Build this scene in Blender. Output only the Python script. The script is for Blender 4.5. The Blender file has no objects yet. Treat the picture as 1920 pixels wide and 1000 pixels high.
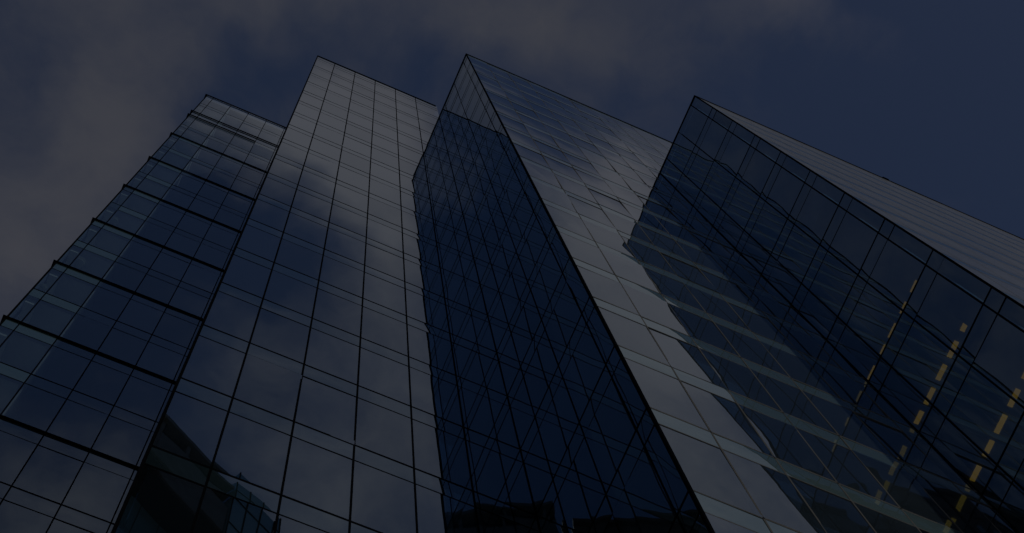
import bpy, math, random
from mathutils import Matrix, Vector
random.seed(7)
scene = bpy.context.scene
COL = scene.collection

# ------------------------------------------------------------------ camera
cam_data = bpy.data.cameras.new("camera")
cam = bpy.data.objects.new("camera", cam_data)
COL.objects.link(cam)
cam_data.sensor_width = 36.0
cam_data.lens = 36.0 * 3116.199 / 1920.0
cam_data.clip_start = 0.05
cam_data.clip_end = 3000.0
RIGHT = Vector((0.91370330, -0.39959893, -0.07393929))
DOWN = Vector((0.37649290, 0.90085897, -0.21611620))
FWD = Vector((0.15296868, 0.16962846, 0.97356395))
m = Matrix.Identity(4)
for i in range(3):
    m[i][0] = RIGHT[i]; m[i][1] = -DOWN[i]; m[i][2] = -FWD[i]
cam.matrix_world = m                      # the viewer's eye is the origin, 1.6 m above the pavement
scene.camera = cam

# ------------------------------------------------------------------ exposure
scene.view_settings.view_transform = 'Standard'
scene.view_settings.look = 'None'
scene.view_settings.exposure = -2.3
scene.view_settings.gamma = 1.0
scene.cycles.max_bounces = 10
scene.cycles.glossy_bounces = 6
scene.cycles.transparent_max_bounces = 12
scene.cycles.diffuse_bounces = 2
scene.cycles.caustics_reflective = False
scene.cycles.caustics_refractive = False

# ------------------------------------------------------------------ sun
SUN = Vector((2.09, -3.59, 0)); SUN.normalize()
ELEV = math.radians(62)
SUN = Vector((SUN.x * math.cos(ELEV), SUN.y * math.cos(ELEV), math.sin(ELEV)))
sd = bpy.data.lights.new("sun", 'SUN')
sd.energy = 4.5
sd.angle = math.radians(0.5)
sd.color = (1.0, 0.95, 0.87)
so = bpy.data.objects.new("sun", sd)
so.rotation_euler = SUN.to_track_quat('Z', 'Y').to_euler()
so.location = (60, -100, 150)
COL.objects.link(so)

# ------------------------------------------------------------------ sky with drifting cloud
world = bpy.data.worlds.new("World")
scene.world = world
world.use_nodes = True
nt = world.node_tree
nt.nodes.clear()
N = nt.nodes.new; L = nt.links.new
wo = N('ShaderNodeOutputWorld'); bg = N('ShaderNodeBackground')
bg.inputs['Strength'].default_value = 0.06
L(bg.outputs[0], wo.inputs[0])
sky = N('ShaderNodeTexSky'); sky.sky_type = 'NISHITA'; sky.sun_disc = False
sky.sun_elevation = ELEV; sky.sun_rotation = math.atan2(SUN.x, SUN.y)
sky.air_density = 1.0; sky.dust_density = 0.15; sky.ozone_density = 4.0
tc = N('ShaderNodeTexCoord')
sep = N('ShaderNodeSeparateXYZ'); L(tc.outputs['Generated'], sep.inputs[0])

def M(op, a, b=None, clamp=False):
    n = N('ShaderNodeMath'); n.operation = op; n.use_clamp = clamp
    for i, v in enumerate((a, b)):
        if v is None: continue
        if isinstance(v, (int, float)): n.inputs[i].default_value = v
        else: L(v, n.inputs[i])
    return n.outputs[0]
zc = M('MAXIMUM', sep.outputs[2], 0.06)
px = M('DIVIDE', sep.outputs[0], zc); py = M('DIVIDE', sep.outputs[1], zc)
cmb = N('ShaderNodeCombineXYZ'); L(px, cmb.inputs[0]); L(py, cmb.inputs[1])
P = cmb.outputs[0]                        # the point where a direction meets a flat cloud deck
def noise(vec, scale, detail=6, rough=0.55, off=(0, 0, 0)):
    mp = N('ShaderNodeMapping'); mp.inputs['Location'].default_value = off
    L(vec, mp.inputs[0])
    n = N('ShaderNodeTexNoise'); n.inputs['Scale'].default_value = scale
    n.inputs['Detail'].default_value = detail; n.inputs['Roughness'].default_value = rough
    L(mp.outputs[0], n.inputs['Vector'])
    return n
warp = noise(P, 7.0, 4, 0.55, (3.1, 1.7, 0))
wv = N('ShaderNodeVectorMath'); wv.operation = 'SUBTRACT'; L(warp.outputs['Color'], wv.inputs[0]); wv.inputs[1].default_value = (.5, .5, .5)
ws = N('ShaderNodeVectorMath'); ws.operation = 'SCALE'; L(wv.outputs[0], ws.inputs[0]); ws.inputs['Scale'].default_value = 0.10
wa = N('ShaderNodeVectorMath'); wa.operation = 'ADD'; L(P, wa.inputs[0]); L(ws.outputs[0], wa.inputs[1])
PW = wa.outputs[0]
# banks of cloud and gaps of clear sky: centre, radii, turn, amount
BANKS = [
    (-.11, .23, .06, .16, -.1, .48), (.00, .035, .14, .035, -.2, .40), (.13, .035, .075, .03, -.2, .38), (-.06, .10, .05, .05, .3, .15),
    (.03, -.125, .06, .05, 0, .95), (.07, -.19, .035, .07, .2, .50), (.21, -.10, .07, .09, .1, .57), (.26, -.17, .07, .07, 0, .50),
    (.33, -.24, .14, .10, 0, .40), (-.03, -.15, .05, .03, 0, .85), (-.04, -.44, .06, .05, 0, .15), (.12, -.32, .05, .09, .3, .30),
    (.30, -.035, .06, .02, 0, .3), (-.5, .5, .3, .3, 0, .4), (.7, .5, .4, .3, 0, .5), (.6, -.7, .5, .3, 0, .5),
    (-.02, .13, .03, .06, .5, -.28), (.055, .09, .03, .025, 0, -.22), (-.10, .10, .07, .05, 0, .18), (-.02, .07, .04, .03, 0, .2), (.31, -.065, .07, .035, 0, -.45), (.10, -.07, .05, .03, 0, -.65), (.30, .0, .10, .10, 0, -.55), (.42, .03, .1, .06, 0, -.4),
    (-.005, -.215, .045, .03, .3, -.40), (.035, -.235, .05, .02, .2, -.30), (.025, -.175, .035, .03, 0, .6), (-.05, -.31, .08, .06, 0, -.35), (-.25, -.22, .2, .14, 0, -.8), (-.17, .14, .04, .04, 0, -.30), (-.06, .165, .015, .05, .4, -.25), (-.12, .17, .02, .02, 0, .2), (.38, -.10, .06, .04, 0, -.55),
]
tot = None
for (cx, cy, rx, ry, rot, amp) in BANKS:
    mp = N('ShaderNodeMapping'); mp.vector_type = 'TEXTURE'
    mp.inputs['Location'].default_value = (cx, cy, 0); mp.inputs['Rotation'].default_value = (0, 0, rot)
    mp.inputs['Scale'].default_value = (rx, ry, 1)
    L(PW, mp.inputs[0])
    ln = N('ShaderNodeVectorMath'); ln.operation = 'DOT_PRODUCT'; L(mp.outputs[0], ln.inputs[0]); L(mp.outputs[0], ln.inputs[1])
    e = M('EXPONENT', M('MULTIPLY', ln.outputs['Value'], -1.0))
    v = M('MULTIPLY', e, amp)
    tot = v if tot is None else M('ADD', tot, v)
fb = noise(PW, 13.0, 7, 0.55)
fb2 = noise(PW, 24.0, 6, 0.55, (5, 2, 0))
cl = M('ADD', tot, M('MULTIPLY', M('SUBTRACT', fb.outputs['Fac'], 0.5), 1.5))
cl = M('ADD', cl, M('MULTIPLY', M('SUBTRACT', fb2.outputs['Fac'], 0.5), 0.42))
cl = M('ADD', cl, 0.12)
mr = N('ShaderNodeMapRange'); mr.interpolation_type = 'SMOOTHSTEP'
mr.inputs['From Min'].default_value = -0.30; mr.inputs['From Max'].default_value = 1.08
mr.inputs['To Min'].default_value = 0.0; mr.inputs['To Max'].default_value = 1.0
L(cl, mr.inputs['Value'])
CLOUD = (3.9, 4.03, 4.92)
skt = N('ShaderNodeMix'); skt.data_type = 'RGBA'; skt.blend_type = 'MULTIPLY'; skt.inputs['Factor'].default_value = 1
L(sky.outputs[0], skt.inputs['A']); skt.inputs['B'].default_value = (1.04, 1.0, 1.10, 1)
# cloud on the sun's side of the sky is lit more brightly
lit = N('ShaderNodeMapRange'); lit.interpolation_type = 'SMOOTHSTEP'
lit.inputs['From Min'].default_value = 0.0; lit.inputs['From Max'].default_value = 0.14
lit.inputs['To Min'].default_value = 1.0; lit.inputs['To Max'].default_value = 2.2
L(M('MULTIPLY', py, -1.0), lit.inputs['Value'])
cw = N('ShaderNodeMix'); cw.data_type = 'RGBA'; L(M('SUBTRACT', lit.outputs[0], 1.0, True), cw.inputs['Factor'])
cw.inputs['A'].default_value = (*CLOUD, 1); cw.inputs['B'].default_value = (4.35, 4.0, 4.3, 1)
cc = N('ShaderNodeVectorMath'); cc.operation = 'SCALE'; L(cw.outputs['Result'], cc.inputs[0]); L(lit.outputs[0], cc.inputs['Scale'])
mix = N('ShaderNodeMix'); mix.data_type = 'RGBA'
L(mr.outputs[0], mix.inputs['Factor']); L(skt.outputs['Result'], mix.inputs['A']); L(cc.outputs[0], mix.inputs['B'])
L(mix.outputs['Result'], bg.inputs['Color'])

# ------------------------------------------------------------------ materials
def mat(name):
    x = bpy.data.materials.new(name); x.use_nodes = True
    t = x.node_tree; t.nodes.clear()
    o = t.nodes.new('ShaderNodeOutputMaterial')
    return x, t, o
def principled(name, col, rough=0.5, metal=0.0, var=0.0, scale=3.0, spec=0.5, emit=None, estr=0):
    x, t, o = mat(name)
    b = t.nodes.new('ShaderNodeBsdfPrincipled')
    b.inputs['Base Color'].default_value = (*col, 1); b.inputs['Roughness'].default_value = rough
    b.inputs['Metallic'].default_value = metal; b.inputs['Specular IOR Level'].default_value = spec
    if var:
        c = t.nodes.new('ShaderNodeTexCoord'); n = t.nodes.new('ShaderNodeTexNoise')
        n.inputs['Scale'].default_value = scale; n.inputs['Detail'].default_value = 5
        t.links.new(c.outputs['Object'], n.inputs['Vector'])
        r = t.nodes.new('ShaderNodeMapRange'); r.inputs['To Min'].default_value = 1 - var; r.inputs['To Max'].default_value = 1 + var
        t.links.new(n.outputs['Fac'], r.inputs['Value'])
        k = t.nodes.new('ShaderNodeMix'); k.data_type = 'RGBA'; k.blend_type = 'MULTIPLY'; k.inputs['Factor'].default_value = 1
        k.inputs['A'].default_value = (*col, 1); t.links.new(r.outputs[0], k.inputs['B'])
        t.links.new(k.outputs['Result'], b.inputs['Base Color'])
    if emit:
        b.inputs['Emission Color'].default_value = (*emit, 1); b.inputs['Emission Strength'].default_value = estr
    t.links.new(b.outputs[0], o.inputs[0])
    return x
def flat(name, col, var=0.2, scale=3.0):
    x, t, o = mat(name)
    b = t.nodes.new('ShaderNodeBsdfDiffuse'); b.inputs['Roughness'].default_value = 0.4
    c = t.nodes.new('ShaderNodeTexCoord'); n = t.nodes.new('ShaderNodeTexNoise')
    n.inputs['Scale'].default_value = scale; n.inputs['Detail'].default_value = 5
    t.links.new(c.outputs['Object'], n.inputs['Vector'])
    k = t.nodes.new('ShaderNodeMix'); k.data_type = 'RGBA'
    k.inputs['A'].default_value = (*[v * (1 - var) for v in col], 1); k.inputs['B'].default_value = (*[v * (1 + var) for v in col], 1)
    t.links.new(n.outputs['Fac'], k.inputs['Factor']); t.links.new(k.outputs['Result'], b.inputs['Color'])
    t.links.new(b.outputs[0], o.inputs[0])
    return x
def glazing(name, r0, tint, dust, behind, gloss=(0.68, 0.87, 1.0), rough=0.0, veil=0.008, grime=(0.20, 0.29, 0.42)):
    """coated sheet glass: mirror layer over either clear glass (behind=None) or an opaque coloured backing"""
    x, t, o = mat(name)
    n = t.nodes.new; l = t.links.new
    g = n('ShaderNodeNewGeometry')
    d = n('ShaderNodeVectorMath'); d.operation = 'DOT_PRODUCT'; l(g.outputs['Normal'], d.inputs[0]); l(g.outputs['Incoming'], d.inputs[1])
    def mm(op, a, b=None):
        q = n('ShaderNodeMath'); q.operation = op
        for i, v in enumerate((a, b)):
            if v is None: continue
            if isinstance(v, (int, float)): q.inputs[i].default_value = v
            else: l(v, q.inputs[i])
        return q.outputs[0]
    c = mm('ABSOLUTE', d.outputs['Value'])
    p5 = mm('POWER', mm('SUBTRACT', 1.0, c), 5.0)
    oi = n('ShaderNodeObjectInfo')          # sheets from different batches mirror a little more or less
    fac = mm('MULTIPLY', mm('ADD', mm('MULTIPLY', p5, 1 - r0), r0), mm('ADD', 0.94, mm('MULTIPLY', oi.outputs['Random'], 0.10)))
    gl = n('ShaderNodeBsdfGlossy'); gm = n('ShaderNodeMix'); gm.data_type = 'RGBA'; l(p5, gm.inputs['Factor']); gm.inputs['A'].default_value = (*gloss, 1); gm.inputs['B'].default_value = (0.88, 0.94, 1.0, 1); l(gm.outputs['Result'], gl.inputs['Color']); gl.inputs['Roughness'].default_value = rough
    df = n('ShaderNodeBsdfDiffuse')
    tcn = n('ShaderNodeTexCoord'); nz = n('ShaderNodeTexNoise'); nz.inputs['Scale'].default_value = 0.35; nz.inputs['Detail'].default_value = 6
    l(tcn.outputs['Object'], nz.inputs['Vector'])
    if behind is None:
        tr = n('ShaderNodeBsdfTransparent'); tr.inputs['Color'].default_value = (*tint, 1)
        df.inputs['Color'].default_value = (0.30, 0.42, 0.48, 1)
        mx = n('ShaderNodeMixShader'); l(mm('MULTIPLY', mm('ADD', nz.outputs['Fac'], 0.35), dust), mx.inputs[0])
        l(tr.outputs[0], mx.inputs[1]); l(df.outputs[0], mx.inputs[2])
        base = mx.outputs[0]
    else:
        k = n('ShaderNodeMix'); k.data_type = 'RGBA'; k.inputs['A'].default_value = (*[v * .8 for v in behind], 1); k.inputs['B'].default_value = (*[v * 1.2 for v in behind], 1)
        l(nz.outputs['Fac'], k.inputs['Factor']); l(k.outputs['Result'], df.inputs['Color'])
        base = df.outputs[0]
    top = n('ShaderNodeMixShader'); l(fac, top.inputs[0]); l(base, top.inputs[1]); l(gl.outputs[0], top.inputs[2])
    # thin grime on the pane: it covers more the flatter one looks along the glass
    vd = n('ShaderNodeBsdfDiffuse'); vd.inputs['Color'].default_value = (*grime, 1)
    vf = mm('MULTIPLY', mm('DIVIDE', veil, mm('ADD', c, 0.03)), mm('ADD', nz.outputs['Fac'], 0.5))
    ve = n('ShaderNodeMixShader'); l(mm('MINIMUM', vf, 0.6), ve.inputs[0]); l(top.outputs[0], ve.inputs[1]); l(vd.outputs[0], ve.inputs[2])
    l(ve.outputs[0], o.inputs[0])
    return x
CLEAR = (0.34, 0.53, 0.70)
GLASS = glazing('coated_glass', 0.35, CLEAR, 0.02, None, veil=0.0025)
SPAN = glazing('spandrel_glass', 0.34, None, 0, (0.018, 0.036, 0.044), veil=0.0025)
GLASS_A = glazing('clearer_coated_glass', 0.29, (0.74, 0.88, 0.92), 0.05, None, veil=0.013)
SPAN_A = glazing('blue_spandrel_glass', 0.28, None, 0, (0.03, 0.055, 0.065), veil=0.013)
SPAN_A_LIT = glazing('lit_bay_spandrel_glass', 0.27, None, 0, (0.09, 0.16, 0.17), veil=0.013)  # brighter teal backing for the daylit corner bays, the light put into its colour
GLASS_C = glazing('dusty_coated_glass', 0.28, CLEAR, 0.08, None, veil=0.013)
SPAN_C = glazing('pale_spandrel_glass', 0.25, None, 0, (0.15, 0.235, 0.245), veil=0.013)
GLASS_D = glazing('weathered_coated_glass', 0.28, CLEAR, 0.08, None, veil=0.04, grime=(0.30, 0.32, 0.36))
FRAME = flat('black_gasket_frame', (0.008, 0.009, 0.012))
FRAME_C = flat('grey_gasket_frame', (0.25, 0.25, 0.245))
FIN = flat('black_metal_fin', (0.012, 0.012, 0.014))
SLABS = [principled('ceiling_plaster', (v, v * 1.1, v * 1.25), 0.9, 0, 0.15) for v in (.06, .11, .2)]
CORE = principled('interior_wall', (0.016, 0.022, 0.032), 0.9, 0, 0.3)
ROOF = principled('roof_membrane', (0.16, 0.16, 0.16), 0.9, 0, 0.2)
LAMP_Y = principled('warm_strip_lamp', (0.10, 0.07, 0.03), 0.5, emit=(1.0, 0.44, 0.05), estr=1.0)
LAMP_W = flat('opal_shade', (0.36, 0.40, 0.34), .1)
BLIND = principled('roller_blind', (0.15, 0.20, 0.29), 0.9, 0, 0.1)
CABLE = principled('dark_cable', (0.02, 0.02, 0.02), 0.6)
PAVE = principled('paving', (0.20, 0.195, 0.185), 0.85, 0, 0.25, 1.5)
ASPH = principled('asphalt', (0.05, 0.05, 0.052), 0.9, 0, 0.3, 4)
BRICK = principled('brown_brick', (0.13, 0.085, 0.07), 0.9, 0, 0.5, 2)
DSTONE = principled('dark_stone_cladding', (0.17, 0.17, 0.175), 0.7, 0, 0.6, .8)
SOFFIT = principled('black_soffit', (0.006, 0.006, 0.007), 0.8)

# ------------------------------------------------------------------ mesh helpers
class MB:
    def __init__(s): s.v = []; s.f = []; s.smooth = False
    def quad(s, a, b, c, d):
        i = len(s.v); s.v += [tuple(a), tuple(b), tuple(c), tuple(d)]; s.f.append((i, i + 1, i + 2, i + 3))
    def box(s, o, e1, e2, e3):
        """a box from corner o along three edge vectors (right handed)"""
        o = Vector(o); e1 = Vector(e1); e2 = Vector(e2); e3 = Vector(e3)
        i = len(s.v)
        for k in range(8):
            s.v.append(tuple(o + (e1 if k & 1 else Vector()) + (e2 if k & 2 else Vector()) + (e3 if k & 4 else Vector())))
        for f in ((0, 2, 3, 1), (4, 5, 7, 6), (0, 1, 5, 4), (2, 6, 7, 3), (0, 4, 6, 2), (1, 3, 7, 5)):
            s.f.append(tuple(i + k for k in f))
        return s
    def abox(s, x0, x1, y0, y1, z0, z1):
        return s.box((x0, y0, z0), (x1 - x0, 0, 0), (0, y1 - y0, 0), (0, 0, z1 - z0))
    def build(s, name, material, parent=None, smooth=False):
        me = bpy.data.meshes.new(name); me.from_pydata(s.v, [], s.f)
        me.materials.append(material); me.update()
        if smooth or s.smooth:
            me.polygons.foreach_set('use_smooth', [True] * len(me.polygons))
        o = bpy.data.objects.new(name, me); COL.objects.link(o)
        if parent: o.parent = parent
        return o
def tag(o, label=None, cat=None, group=None, kind=None):
    if label: o['label'] = label
    if cat: o['category'] = cat
    if group: o['group'] = group
    if kind: o['kind'] = kind
    return o
def thing(name, label, cat, loc, group=None):
    o = bpy.data.objects.new(name, None); o.empty_display_size = 0.5; COL.objects.link(o)
    o.location = loc
    return tag(o, label, cat, group)
F_PX = 3116.199
def project(p):
    p = Vector(p); z = p.dot(FWD)
    if z < 0.1: return None
    return 960 + F_PX * p.dot(RIGHT) / z, 500 + F_PX * p.dot(DOWN) / z

class Tower:
    """collects panes so that the hundred that show largest become parts of their own"""
    def __init__(s, root): s.root = root; s.off = root.location.copy(); s.items = {}
    def part(s, mb, name, material, smooth=False, label=None):
        mb.v = [(v[0] - s.off.x, v[1] - s.off.y, v[2] - s.off.z) for v in mb.v]
        o = mb.build(name, material, s.root, smooth)
        if label: o['label'] = label
        return o
    def add(s, name, mb, material, corners, visible):
        area = 0
        if visible:
            pr = [project(c) for c in corners]
            if all(pr):
                cx = sum(q[0] for q in pr) / 4; cy = sum(q[1] for q in pr) / 4
                if -60 < cx < 1980 and -60 < cy < 1060:
                    for a in range(4):
                        b = (a + 1) % 4; area += pr[a][0] * pr[b][1] - pr[b][0] * pr[a][1]
                    area = abs(area)
        s.items.setdefault(name, []).append((area, mb, material))
    def finish(s):
        for name, lst in s.items.items():
            lst.sort(key=lambda t: -t[0])
            own = [t for t in lst if t[0] > 0][:100]
            rest = lst[len(own):]
            for (_, mb, mt) in own: s.part(mb, name, mt, True)
            if rest:
                r = MB()
                for (_, mb, mt) in rest:
                    k = len(r.v); r.v += mb.v; r.f += [tuple(i + k for i in f) for f in mb.f]
                o = s.part(r, name, rest[0][2], True); o['kind'] = 'stuff'

def pane(o, u, n, w, h, nu=5, nv=6, bow=0.0015, tilt=0.0015):
    """one slightly bowed and slightly out-of-true sheet of glass"""
    mb = MB(); up = Vector((0, 0, 1))
    tu = random.gauss(0, tilt); tv = random.gauss(0, tilt * .8); b = bow * random.uniform(.3, 1.3)
    ph = random.uniform(0, 6.3); roll = random.uniform(.0001, .0004)
    for j in range(nv + 1):
        for i in range(nu + 1):
            s_ = i / nu; t_ = j / nv
            d = tu * w * (s_ - .5) + tv * h * (t_ - .5) + b * (1 - (2 * s_ - 1) ** 2) * (1 - (2 * t_ - 1) ** 2) * 1.6 + roll * math.sin(ph + t_ * h * 7)
            mb.v.append(tuple(o + u * (w * s_) + up * (h * t_) + n * d))
    for j in range(nv):
        for i in range(nu):
            a = j * (nu + 1) + i; mb.f.append((a, a + 1, a + nu + 2, a + nu + 1))
    return mb

def facade(T, o, u, n, us, zl, visible=True, frame=FRAME, span=SPAN, glass=GLASS, coarse=False, warp=1.3, lit_bays=0, proud=0.005, mw=0.038, skip_first_post=False):
    """a curtain wall: o = foot of the wall at u=0 (z ignored), u along, n outward (u x up = n),
    us = mullion positions, zl = (zbot, ztop, [upper lines], gap)"""
    z0, z1, ups, gap = zl
    o = Vector((o[0], o[1], 0)); u = Vector(u); n = Vector(n); up = Vector((0, 0, 1))
    bands = []; z = z0
    for zu in sorted(ups):
        if zu - gap > z + 0.05: bands.append((z, zu - gap, 'window'))
        bands.append((max(z, zu - gap), min(zu, z1), 'spandrel_panel')); z = zu
    if z < z1 - 0.02: bands.append((z, z1, 'window' if z1 - z > 1.5 else 'spandrel_panel'))
    nu, nv = (1, 1) if coarse else (5, 6)
    for (a, b, kind) in bands:
        for i in range(len(us) - 1):
            w = us[i + 1] - us[i]
            if w < .15:
                continue
            oo = o + u * us[i] + up * a
            cs = [oo, oo + u * w, oo + u * w + up * (b - a), oo + up * (b - a)]
            T.add(kind, pane(oo, u, n, w, b - a, nu, nv if kind == 'window' else max(1, nv // 3), .0012 * warp, .0014 * warp), glass if kind == 'window' else (SPAN_A_LIT if lit_bays and i < lit_bays else span), cs, visible)
    for i in range(1, len(us) - 1):
        if us[i + 1] - us[i] < .15 and i + 1 == len(us) - 1:
            continue
        b = MB().box(o + u * (us[i] - mw / 2) + up * z0 - n * 0.07, u * mw, n * (0.07 + proud), up * (z1 - z0 - 0.03))
        T.part(b, 'mullion', frame)
    lo = us[0] + 0.01; hi = us[-1] - 0.01
    for zu in sorted(ups):
        T.part(MB().box(o + u * lo + up * (zu - 0.045) - n * 0.06, u * (hi - lo), n * (0.06 + proud), up * 0.075), 'transom', frame)
        if zu - gap > z0:
            T.part(MB().box(o + u * lo + up * (zu - gap - 0.03) - n * 0.05, u * (hi - lo), n * (0.05 + proud * .8), up * 0.045), 'transom', frame)

def post(T, x, y, z0, z1, s=0.10, frame=FRAME):
    T.part(MB().abox(x - s / 2, x + s / 2, y - s / 2, y + s / 2, z0, z1), 'corner_post', frame)
PALE = principled('white_plaster', (0.50, 0.54, 0.54), 0.9, 0, 0.1)
def slabs(T, x0, x1, y0, y1, ups, gap, inset=0.12, mats=SLABS):
    for zu in ups:
        T.part(MB().abox(x0 + inset, x1 - inset, y0 + inset, y1 - inset, zu - gap + 0.03, zu - 0.08), 'floor_slab', random.choice(mats))

GROUP = 'stepped glass towers'
ZG = -1.6
# ------------------------------------------------------------------ middle-left tower (front wall farthest back but one)
XB, YB, ZB = -0.144, 9.698, 95.73
XC, YC, ZC = 7.233, 5.947, 91.03
XD, YD, ZD = 15.2, 2.353, 69.84
YBACK = 28.0
linesBC = lambda top: [2.52 + 4 * k - 4 for k in range(0, 30) if 2.52 + 4 * k - 4 < top - .1]
b_root = thing('glass_tower', 'tall glass tower behind the two nearer ones, its flat front mirroring pale cloud', 'tower', (XB + 3.5, YB + 6, ZG), GROUP)
T = Tower(b_root)
ub = linesBC(ZB)
zb = (ZG, ZB, ub, 0.87)
facade(T, (XB, YB), (1, 0, 0), (0, -1, 0), [0, 1.064, 2.307, 3.545, 4.785, 6.025, XC - XB], zb, proud=.0045, warp=1.0, mw=.044)
facade(T, (XB, YBACK), (0, -1, 0), (-1, 0, 0), [i * (YBACK - YB) / 14 for i in range(15)], zb, False, coarse=True)
post(T, XB, YB, ZG, ZB, 0.06)
slabs(T, XB, XC, YB, YBACK, ub, 0.87)
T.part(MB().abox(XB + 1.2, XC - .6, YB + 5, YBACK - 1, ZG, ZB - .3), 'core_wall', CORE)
T.part(MB().abox(XB - .02, XC - .06, YB - .035, YB + .2, ZB, ZB + .09), 'parapet', FRAME)
T.part(MB().abox(XB + .02, XC - .06, YB + .2, YBACK, ZB - .25, ZB - .05), 'roof', ROOF)
T.finish()

# ------------------------------------------------------------------ middle tower
c_root = thing('glass_tower', 'wedge-cornered glass tower in the middle, showing a dark blue side wall and a lighter front', 'tower', (XC + 4, YC + 8, ZG), GROUP)
T = Tower(c_root)
uc = linesBC(ZC)
zc_ = (ZG, ZC, uc, 0.87)
facade(T, (XC, YC), (1, 0, 0), (0, -1, 0), [0, 1.197, 2.41, 3.625, 4.855, 6.11, 7.36, XD - XC], zc_, frame=FRAME_C, span=SPAN_C, glass=GLASS_C, proud=.0045, warp=3.6)
facade(T, (XC, YBACK), (0, -1, 0), (-1, 0, 0), [0] + [YBACK - YB - 6.25 + 1.25 * k for k in range(0, 5)] + [YBACK - YB - .06] + [YBACK - YC - v for v in (2.95, 1.69, .44)] + [YBACK - YC], zc_)
facade(T, (XD, YC), (1, 0, 0), (0, -1, 0), [0] + [.64 + 1.24 * k for k in range(9)], (ZD - .3, ZC, [z for z in uc if z > ZD + .6], 0.87), frame=FRAME_C, span=SPAN_C, glass=GLASS_C, proud=.0025)
XC2 = XD + .64 + 1.24 * 8
post(T, XC, YC, ZG, ZC, 0.055)
T.part(MB().abox(XC - .012, XC + .03, YB - .02, YB - .004, ZG, ZC), 'inner_post', FRAME)
slabs(T, XC, XD, YC, YBACK, [z for z in uc if z < ZD], 0.87)
slabs(T, XC, XC2, YC, YBACK, [z for z in uc if z > ZD + .6], 0.87)
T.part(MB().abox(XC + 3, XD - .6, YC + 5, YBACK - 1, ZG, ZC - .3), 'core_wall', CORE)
T.part(MB().abox(XC - .035, XC2, YC - .035, YC + .2, ZC, ZC + .10), 'parapet', FRAME)
T.part(MB().abox(XC - .035, XC + .2, YC + .2, YBACK, ZC, ZC + .09), 'parapet', FRAME)
T.part(MB().abox(XC + .2, XC2, YC + .2, YBACK, ZC - .25, ZC - .05), 'roof', ROOF)
T.finish()

# ------------------------------------------------------------------ right tower, nearest the viewer
d_root = thing('glass_tower', 'nearest and lowest glass tower at the right, yellow strip lights inside', 'tower', (XD + 6, YD + 8, ZG), GROUP)
T = Tower(d_root)
ud = [34.26 + 3.957 * k for k in range(-9, 10) if 34.26 + 3.957 * k < ZD - .1]
zd = (ZG, ZD, ud, 0.87)
XE = XD + 0.86 + 1.235 * 17
facade(T, (XD, YD), (1, 0, 0), (0, -1, 0), [0] + [.86 + 1.235 * k for k in range(18)], zd, frame=FRAME_C, span=SPAN_C, glass=GLASS_D, proud=.0012, warp=.5)
facade(T, (XD, YBACK), (0, -1, 0), (-1, 0, 0), [0] + [YBACK - YC - 6.25 + 1.25 * k for k in range(0, 5)] + [YBACK - YC - .06] + [YBACK - YD - v for v in (2.90, 1.66, .42)] + [YBACK - YD], zd, mw=.042)
post(T, XD, YD, ZG, ZD, 0.05)
T.part(MB().abox(XD - .025, XD + .03, YC - .025, YC - .004, ZG, ZD), 'inner_post', FRAME)
slabs(T, XD, XE, YD, YBACK, ud, 0.87)
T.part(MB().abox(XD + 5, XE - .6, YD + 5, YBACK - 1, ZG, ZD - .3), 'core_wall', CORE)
T.part(MB().abox(XD - .03, XE, YD - .03, YD + .2, ZD, ZD + .09), 'parapet', FRAME)
T.part(MB().abox(XD - .03, XD + .2, YD + .2, YC - .01, ZD, ZD + .08), 'parapet', FRAME)
T.part(MB().abox(24.35, 24.6, YD - .06, YD + .05, ZD + .09, ZD + .28), 'roof_anchor', FIN)
T.part(MB().abox(XD + .2, XE, YD + .2, YC - .04, ZD - .25, ZD - .05), 'roof', ROOF)
for zu in ud[4:]:                                      # pale covers on the inside of the first side mullion
    T.part(MB().abox(XD + .09, XD + .22, YD + .40, YD + .44, zu + .02, zu + 3.957 - .9), 'mullion_cover', PALE)
# blinds drawn behind a few of the side panes
for (zi, y0, y1, drop) in ((46.13, 2.85, 3.95, 2.9), (50.09, 2.85, 3.95, 1.2), (42.17, 4.1, 5.2, 1.6), (54.04, 4.1, 5.2, 2.9), (58.0, 2.85, 3.95, 2.9), (61.96, 4.1, 5.2, 2.0), (38.22, 2.85, 3.4, 2.9), (30.3, 4.1, 5.2, 2.4)):
    T.part(MB().abox(XD + .16, XD + .19, y0, y1, zi - .9 - drop, zi - .9), 'roller_blind', BLIND)
for zl in (34.26, 38.217, 42.174):                       # three lit storeys
    zc0 = zl - 0.87 + .03; sw = .03 if zl > 42 else .055
    for k in range(7):
        y = 3.46 + .625 * k
        T.part(MB().abox(16.40 - sw, 16.40 + sw, y, y + random.uniform(.32, .44), zc0 - .05, zc0 - .002), 'strip_light', LAMP_Y)
T.finish()

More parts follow.
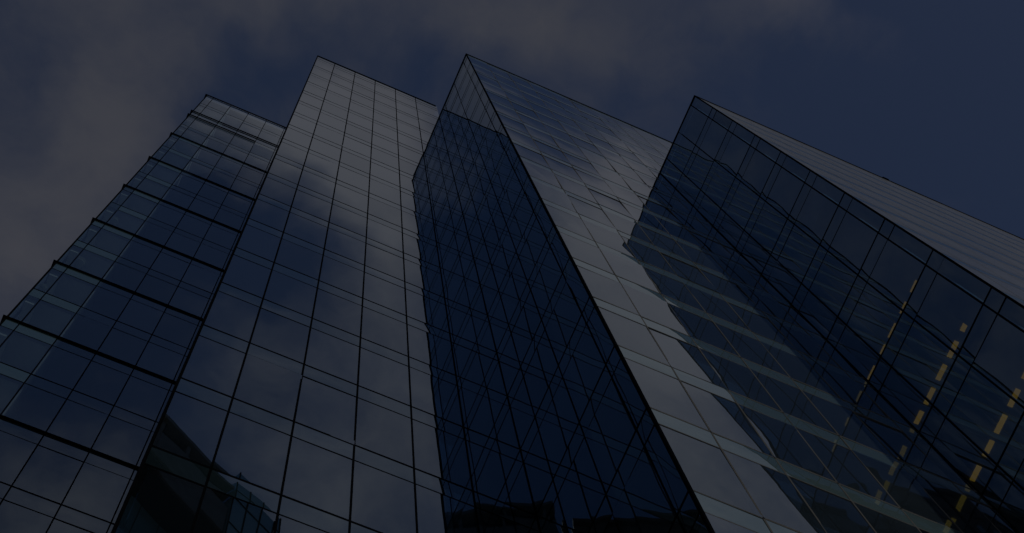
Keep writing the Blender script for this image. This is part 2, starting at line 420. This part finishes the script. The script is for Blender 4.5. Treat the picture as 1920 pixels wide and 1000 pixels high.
# ------------------------------------------------------------------ left tower, set back, with sun fins
XA, YA, ZA = -5.80, 16.318, 109.6
XA2 = XB + 0.35
a_root = thing('glass_tower', 'glass tower at the left with black sun fins across every second storey', 'tower', (XA + 3, YA + 5, ZG), GROUP)
T = Tower(a_root)
fin_z = [18.6, 26.6, 34.6, 42.6, 50.62, 58.6, 66.62, 74.7, 82.95, 91.55, 99.75]
ua = []
for i in range(len(fin_z) - 1):
    ua += [fin_z[i], (fin_z[i] + fin_z[i + 1]) / 2]
ua = [2.6, 6.6, 10.6, 14.6] + ua + [99.75, 105.6]
za = (ZG, ZA, ua, 0.90)
YA2 = 30.0
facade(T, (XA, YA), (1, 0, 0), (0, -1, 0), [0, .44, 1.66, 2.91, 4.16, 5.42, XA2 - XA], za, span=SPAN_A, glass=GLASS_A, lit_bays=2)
facade(T, (XA, YA2), (0, -1, 0), (-1, 0, 0), [0] + [YA2 - YA - .44 - 1.25 * k for k in range(10, -1, -1)] + [YA2 - YA], za, span=SPAN_A, glass=GLASS_A)
post(T, XA, YA, ZG, ZA, 0.05)
slabs(T, XA, XA + 1.66, YA, YA2, ua, 0.90, mats=[PALE])
slabs(T, XA + 1.66, XA2, YA, YA2, ua, 0.90)
T.part(MB().abox(XA + 1.61, XA + 1.71, YA + .12, YA2 - 1, ZG, ZA - .35), 'partition_wall', PALE)
for z in ua[4:]:
    T.part(MB().abox(XA + .05, XA + .42, YA + .12, YA2 - .3, z - 1.35, z - .90), 'edge_beam', PALE)
    T.part(MB().abox(XA + .9, XA + 1.25, YA + 1.1, YA + 1.45, z - 4.6, z - .92), 'column', PALE)
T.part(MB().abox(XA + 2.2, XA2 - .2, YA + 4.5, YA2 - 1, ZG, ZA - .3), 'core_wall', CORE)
T.part(MB().abox(XA + .02, XA2, YA + .2, YA2, ZA - .3, ZA - .1), 'roof', ROOF)
def fin(z, d=0.06, h=0.042, xr=None, ds=0.12):
    xr = XA2 if xr is None else xr
    b = MB()
    b.abox(XA - ds, xr, YA - d, YA - .015, z - .5, z - .5 + h)
    b.abox(XA - ds, XA - .015, YA - .014, YA2, z - .5 + .002, z - .5 + h - .002)
    T.part(b, 'sun_fin', FIN)
for z in fin_z[:-1]: fin(z + .48)
fin(100.05, .08, .06, XA + 4.17)
fin(101.75, .08, .06)
fin(110.0, .08, .12)
T.finish()
# lamps hung just inside the left tower's corner
def lamp(p, r, label):
    t = thing('pendant_lamp', label, 'lamp', p, 'pendant lamps behind the left corner glass')
    s = MB(); nseg = 20; rings = 9
    for j in range(rings + 1):
        a = math.pi * (0.08 + 0.62 * j / rings)
        for i in range(nseg):
            b = 2 * math.pi * i / nseg
            s.v.append((r * math.sin(a) * math.cos(b), r * math.sin(a) * math.sin(b), r * 1.15 * math.cos(a)))
    for j in range(rings):
        for i in range(nseg):
            s.f.append((j * nseg + i, (j + 1) * nseg + i, (j + 1) * nseg + (i + 1) % nseg, j * nseg + (i + 1) % nseg))
    s.f.append(tuple((rings) * nseg + i for i in range(nseg)))
    s.build('lamp_shade', LAMP_W, t, True)
    c = MB()
    for i in range(8):
        b = 2 * math.pi * i / 8
        c.v += [(.012 * math.cos(b), .012 * math.sin(b), r * 1.1), (.012 * math.cos(b), .012 * math.sin(b), r * 1.1 + .22)]
    for i in range(8):
        k = (i + 1) % 8; c.f.append((2 * i, 2 * k, 2 * k + 1, 2 * i + 1))
    c.build('cord', CABLE, t)
lamp((-5.26, 16.72, 69.2), .21, 'large pale round pendant lamp, higher of the two big ones behind the corner glass')
lamp((-5.27, 16.72, 61.1), .25, 'largest pale round pendant lamp, lower of the two big ones behind the corner glass')
lamp((-5.66, 16.62, 56.1), .14, 'lowest pendant lamp at the corner, small and yellowish, one storey under the largest')
lamp((-5.36, 16.72, 94.3), .17, 'highest pendant lamp at the corner, hanging just under the doubled top fins')
lamp((-5.33, 16.72, 89.6), .14, 'small pendant lamp at the corner, second from the top')

# ------------------------------------------------------------------ buildings across the street, seen mirrored in the glass
def frame_of(p, q):
    p = Vector((p[0], p[1], 0)); q = Vector((q[0], q[1], 0)); u = (q - p); w = u.length; u /= w
    return p, u, Vector((-u.y, u.x, 0)), w            # u along the front, n towards the towers
p, u, n, w = frame_of((-7.0, -7.6), (7.6, -15.0))
up = Vector((0, 0, 1)); H = 88.0
o_root = thing('office_tower', 'dark office tower with a black overhanging roof, mirrored at the bottom left of the glass', 'tower', (0, -18, ZG))
O = o_root.location
def opart(b, name, mt):
    b.v = [(v[0] - O.x, v[1] - O.y, v[2] - O.z) for v in b.v]
    return b.build(name, mt, o_root)
dp = 16.0; BAND = 6.5; OV = 1.7
OG = glazing('dark_teal_glass', 0.16, None, 0, (0.22, 0.42, 0.50), veil=.002)
opart(MB().box(p - n * dp + up * ZG, u * w, n * (dp - OV - .1), up * (H - BAND - ZG)), 'wall', CORE)
for k in range(int(w / 1.5)):
    for j in range(1, 14):
        z = H - BAND - 4 * j
        opart(MB().box(p + u * (k * 1.5 + .05) - n * (OV + .08) + up * (z + .05), u * 1.42, n * .05, up * 3.0), 'window', OG)
        opart(MB().box(p + u * (k * 1.5 + .05) - n * (OV + .08) + up * (z + 3.1), u * 1.42, n * .05, up * .85), 'spandrel_panel', OG)
wr = w - 3.4
opart(MB().box(p - n * dp + up * (H - BAND), u * wr, n * dp, up * .3), 'soffit', SOFFIT)
opart(MB().box(p - n * dp + up * (H - BAND + .3), u * wr, n * (dp + .1), up * (BAND - 2.9)), 'roof_fascia', DSTONE)
opart(MB().box(p - n * dp + up * (H - 2.6), u * (wr - .3), n * (dp - .5), up * 2.1), 'roof_fascia', SOFFIT)
opart(MB().box(p - n * dp + up * (H - .5), u * wr, n * (dp + .2), up * .5), 'roof', DSTONE)
for k in range(5):
    opart(MB().box(p + u * (k * 2.2 + .6) - n * .5 + up * (H - 2.6), u * .25, n * .45, up * 2.1), 'roof_strut', DSTONE)
HB = 89.6
opart(MB().box(p + u * (w - 3.3) - n * 5 + up * (HB - 40), u * 3.3, n * 5.2, up * 40), 'glass_bay', OG)
for k in range(4):
    opart(MB().box(p + u * (w - 3.3 + 1.08 * k) + n * .2 + up * (HB - 40), u * .07, n * .05, up * 40.1), 'mullion', FRAME)
for k in range(9):
    opart(MB().box(p + u * (w - 3.3) + n * .2 + up * (HB - 2.2 - 4 * k), u * 3.3, n * .045, up * .09), 'transom', FRAME)
for (a, hh, ww) in ((1.1, 1.1, .5), (3.2, .7, .25), (5.0, .9, .9), (8.4, .6, .3)):
    opart(MB().box(p + u * a - n * 1.2 + up * H, u * ww, n * .5, up * hh), 'roof_vent', DSTONE)

p, u, n, w = frame_of((-24.0, -3.6), (-9.8, -10.2))
r_root = thing('brick_tower', 'brown brick tower with stepped cornice, mirrored faintly at the bottom of the dark side walls', 'tower', (-17, -13, ZG))
O = r_root.location
def rpart(b, name, mt):
    b.v = [(v[0] - O.x, v[1] - O.y, v[2] - O.z) for v in b.v]
    return b.build(name, mt, r_root)
H = 93.0
rpart(MB().box(p - n * 14 + up * ZG, u * w, n * 14, up * (H - ZG)), 'wall', BRICK)
rpart(MB().box(p - n * 14 + up * (H + .002), u * w, n * 14.35, up * .6), 'cornice', BRICK)
rpart(MB().box(p - n * 1.2 - u * .15 + up * (H - 3.2), u * (w + .3), n * 1.45, up * .4), 'string_course', BRICK)
for k in range(9):
    rpart(MB().box(p + u * (k * 1.7 + .4) - n * 1.0 + up * (H + .6), u * random.uniform(.4, 1.1), n * .5, up * random.uniform(.5, 2.2)), 'chimney', BRICK)
for k in range(9):
    for j in range(6):
        rpart(MB().box(p + u * (k * 1.7 + .5) - n * .1 + up * (H - 7 - j * 3.6), u * .8, n * .13, up * 1.9), 'window', OG)

# ------------------------------------------------------------------ ground
tag(MB().abox(-400, 400, -400, 400, ZG - .5, ZG - .16).build('ground', PAVE), kind='structure')
tag(MB().abox(-400, 400, -6.5, -1.8, ZG - .16, ZG - .14).build('road', ASPH), kind='structure')
tag(MB().abox(-400, 400, -1.8, 40, ZG - .16, ZG - .012).build('pavement', PAVE), kind='structure')
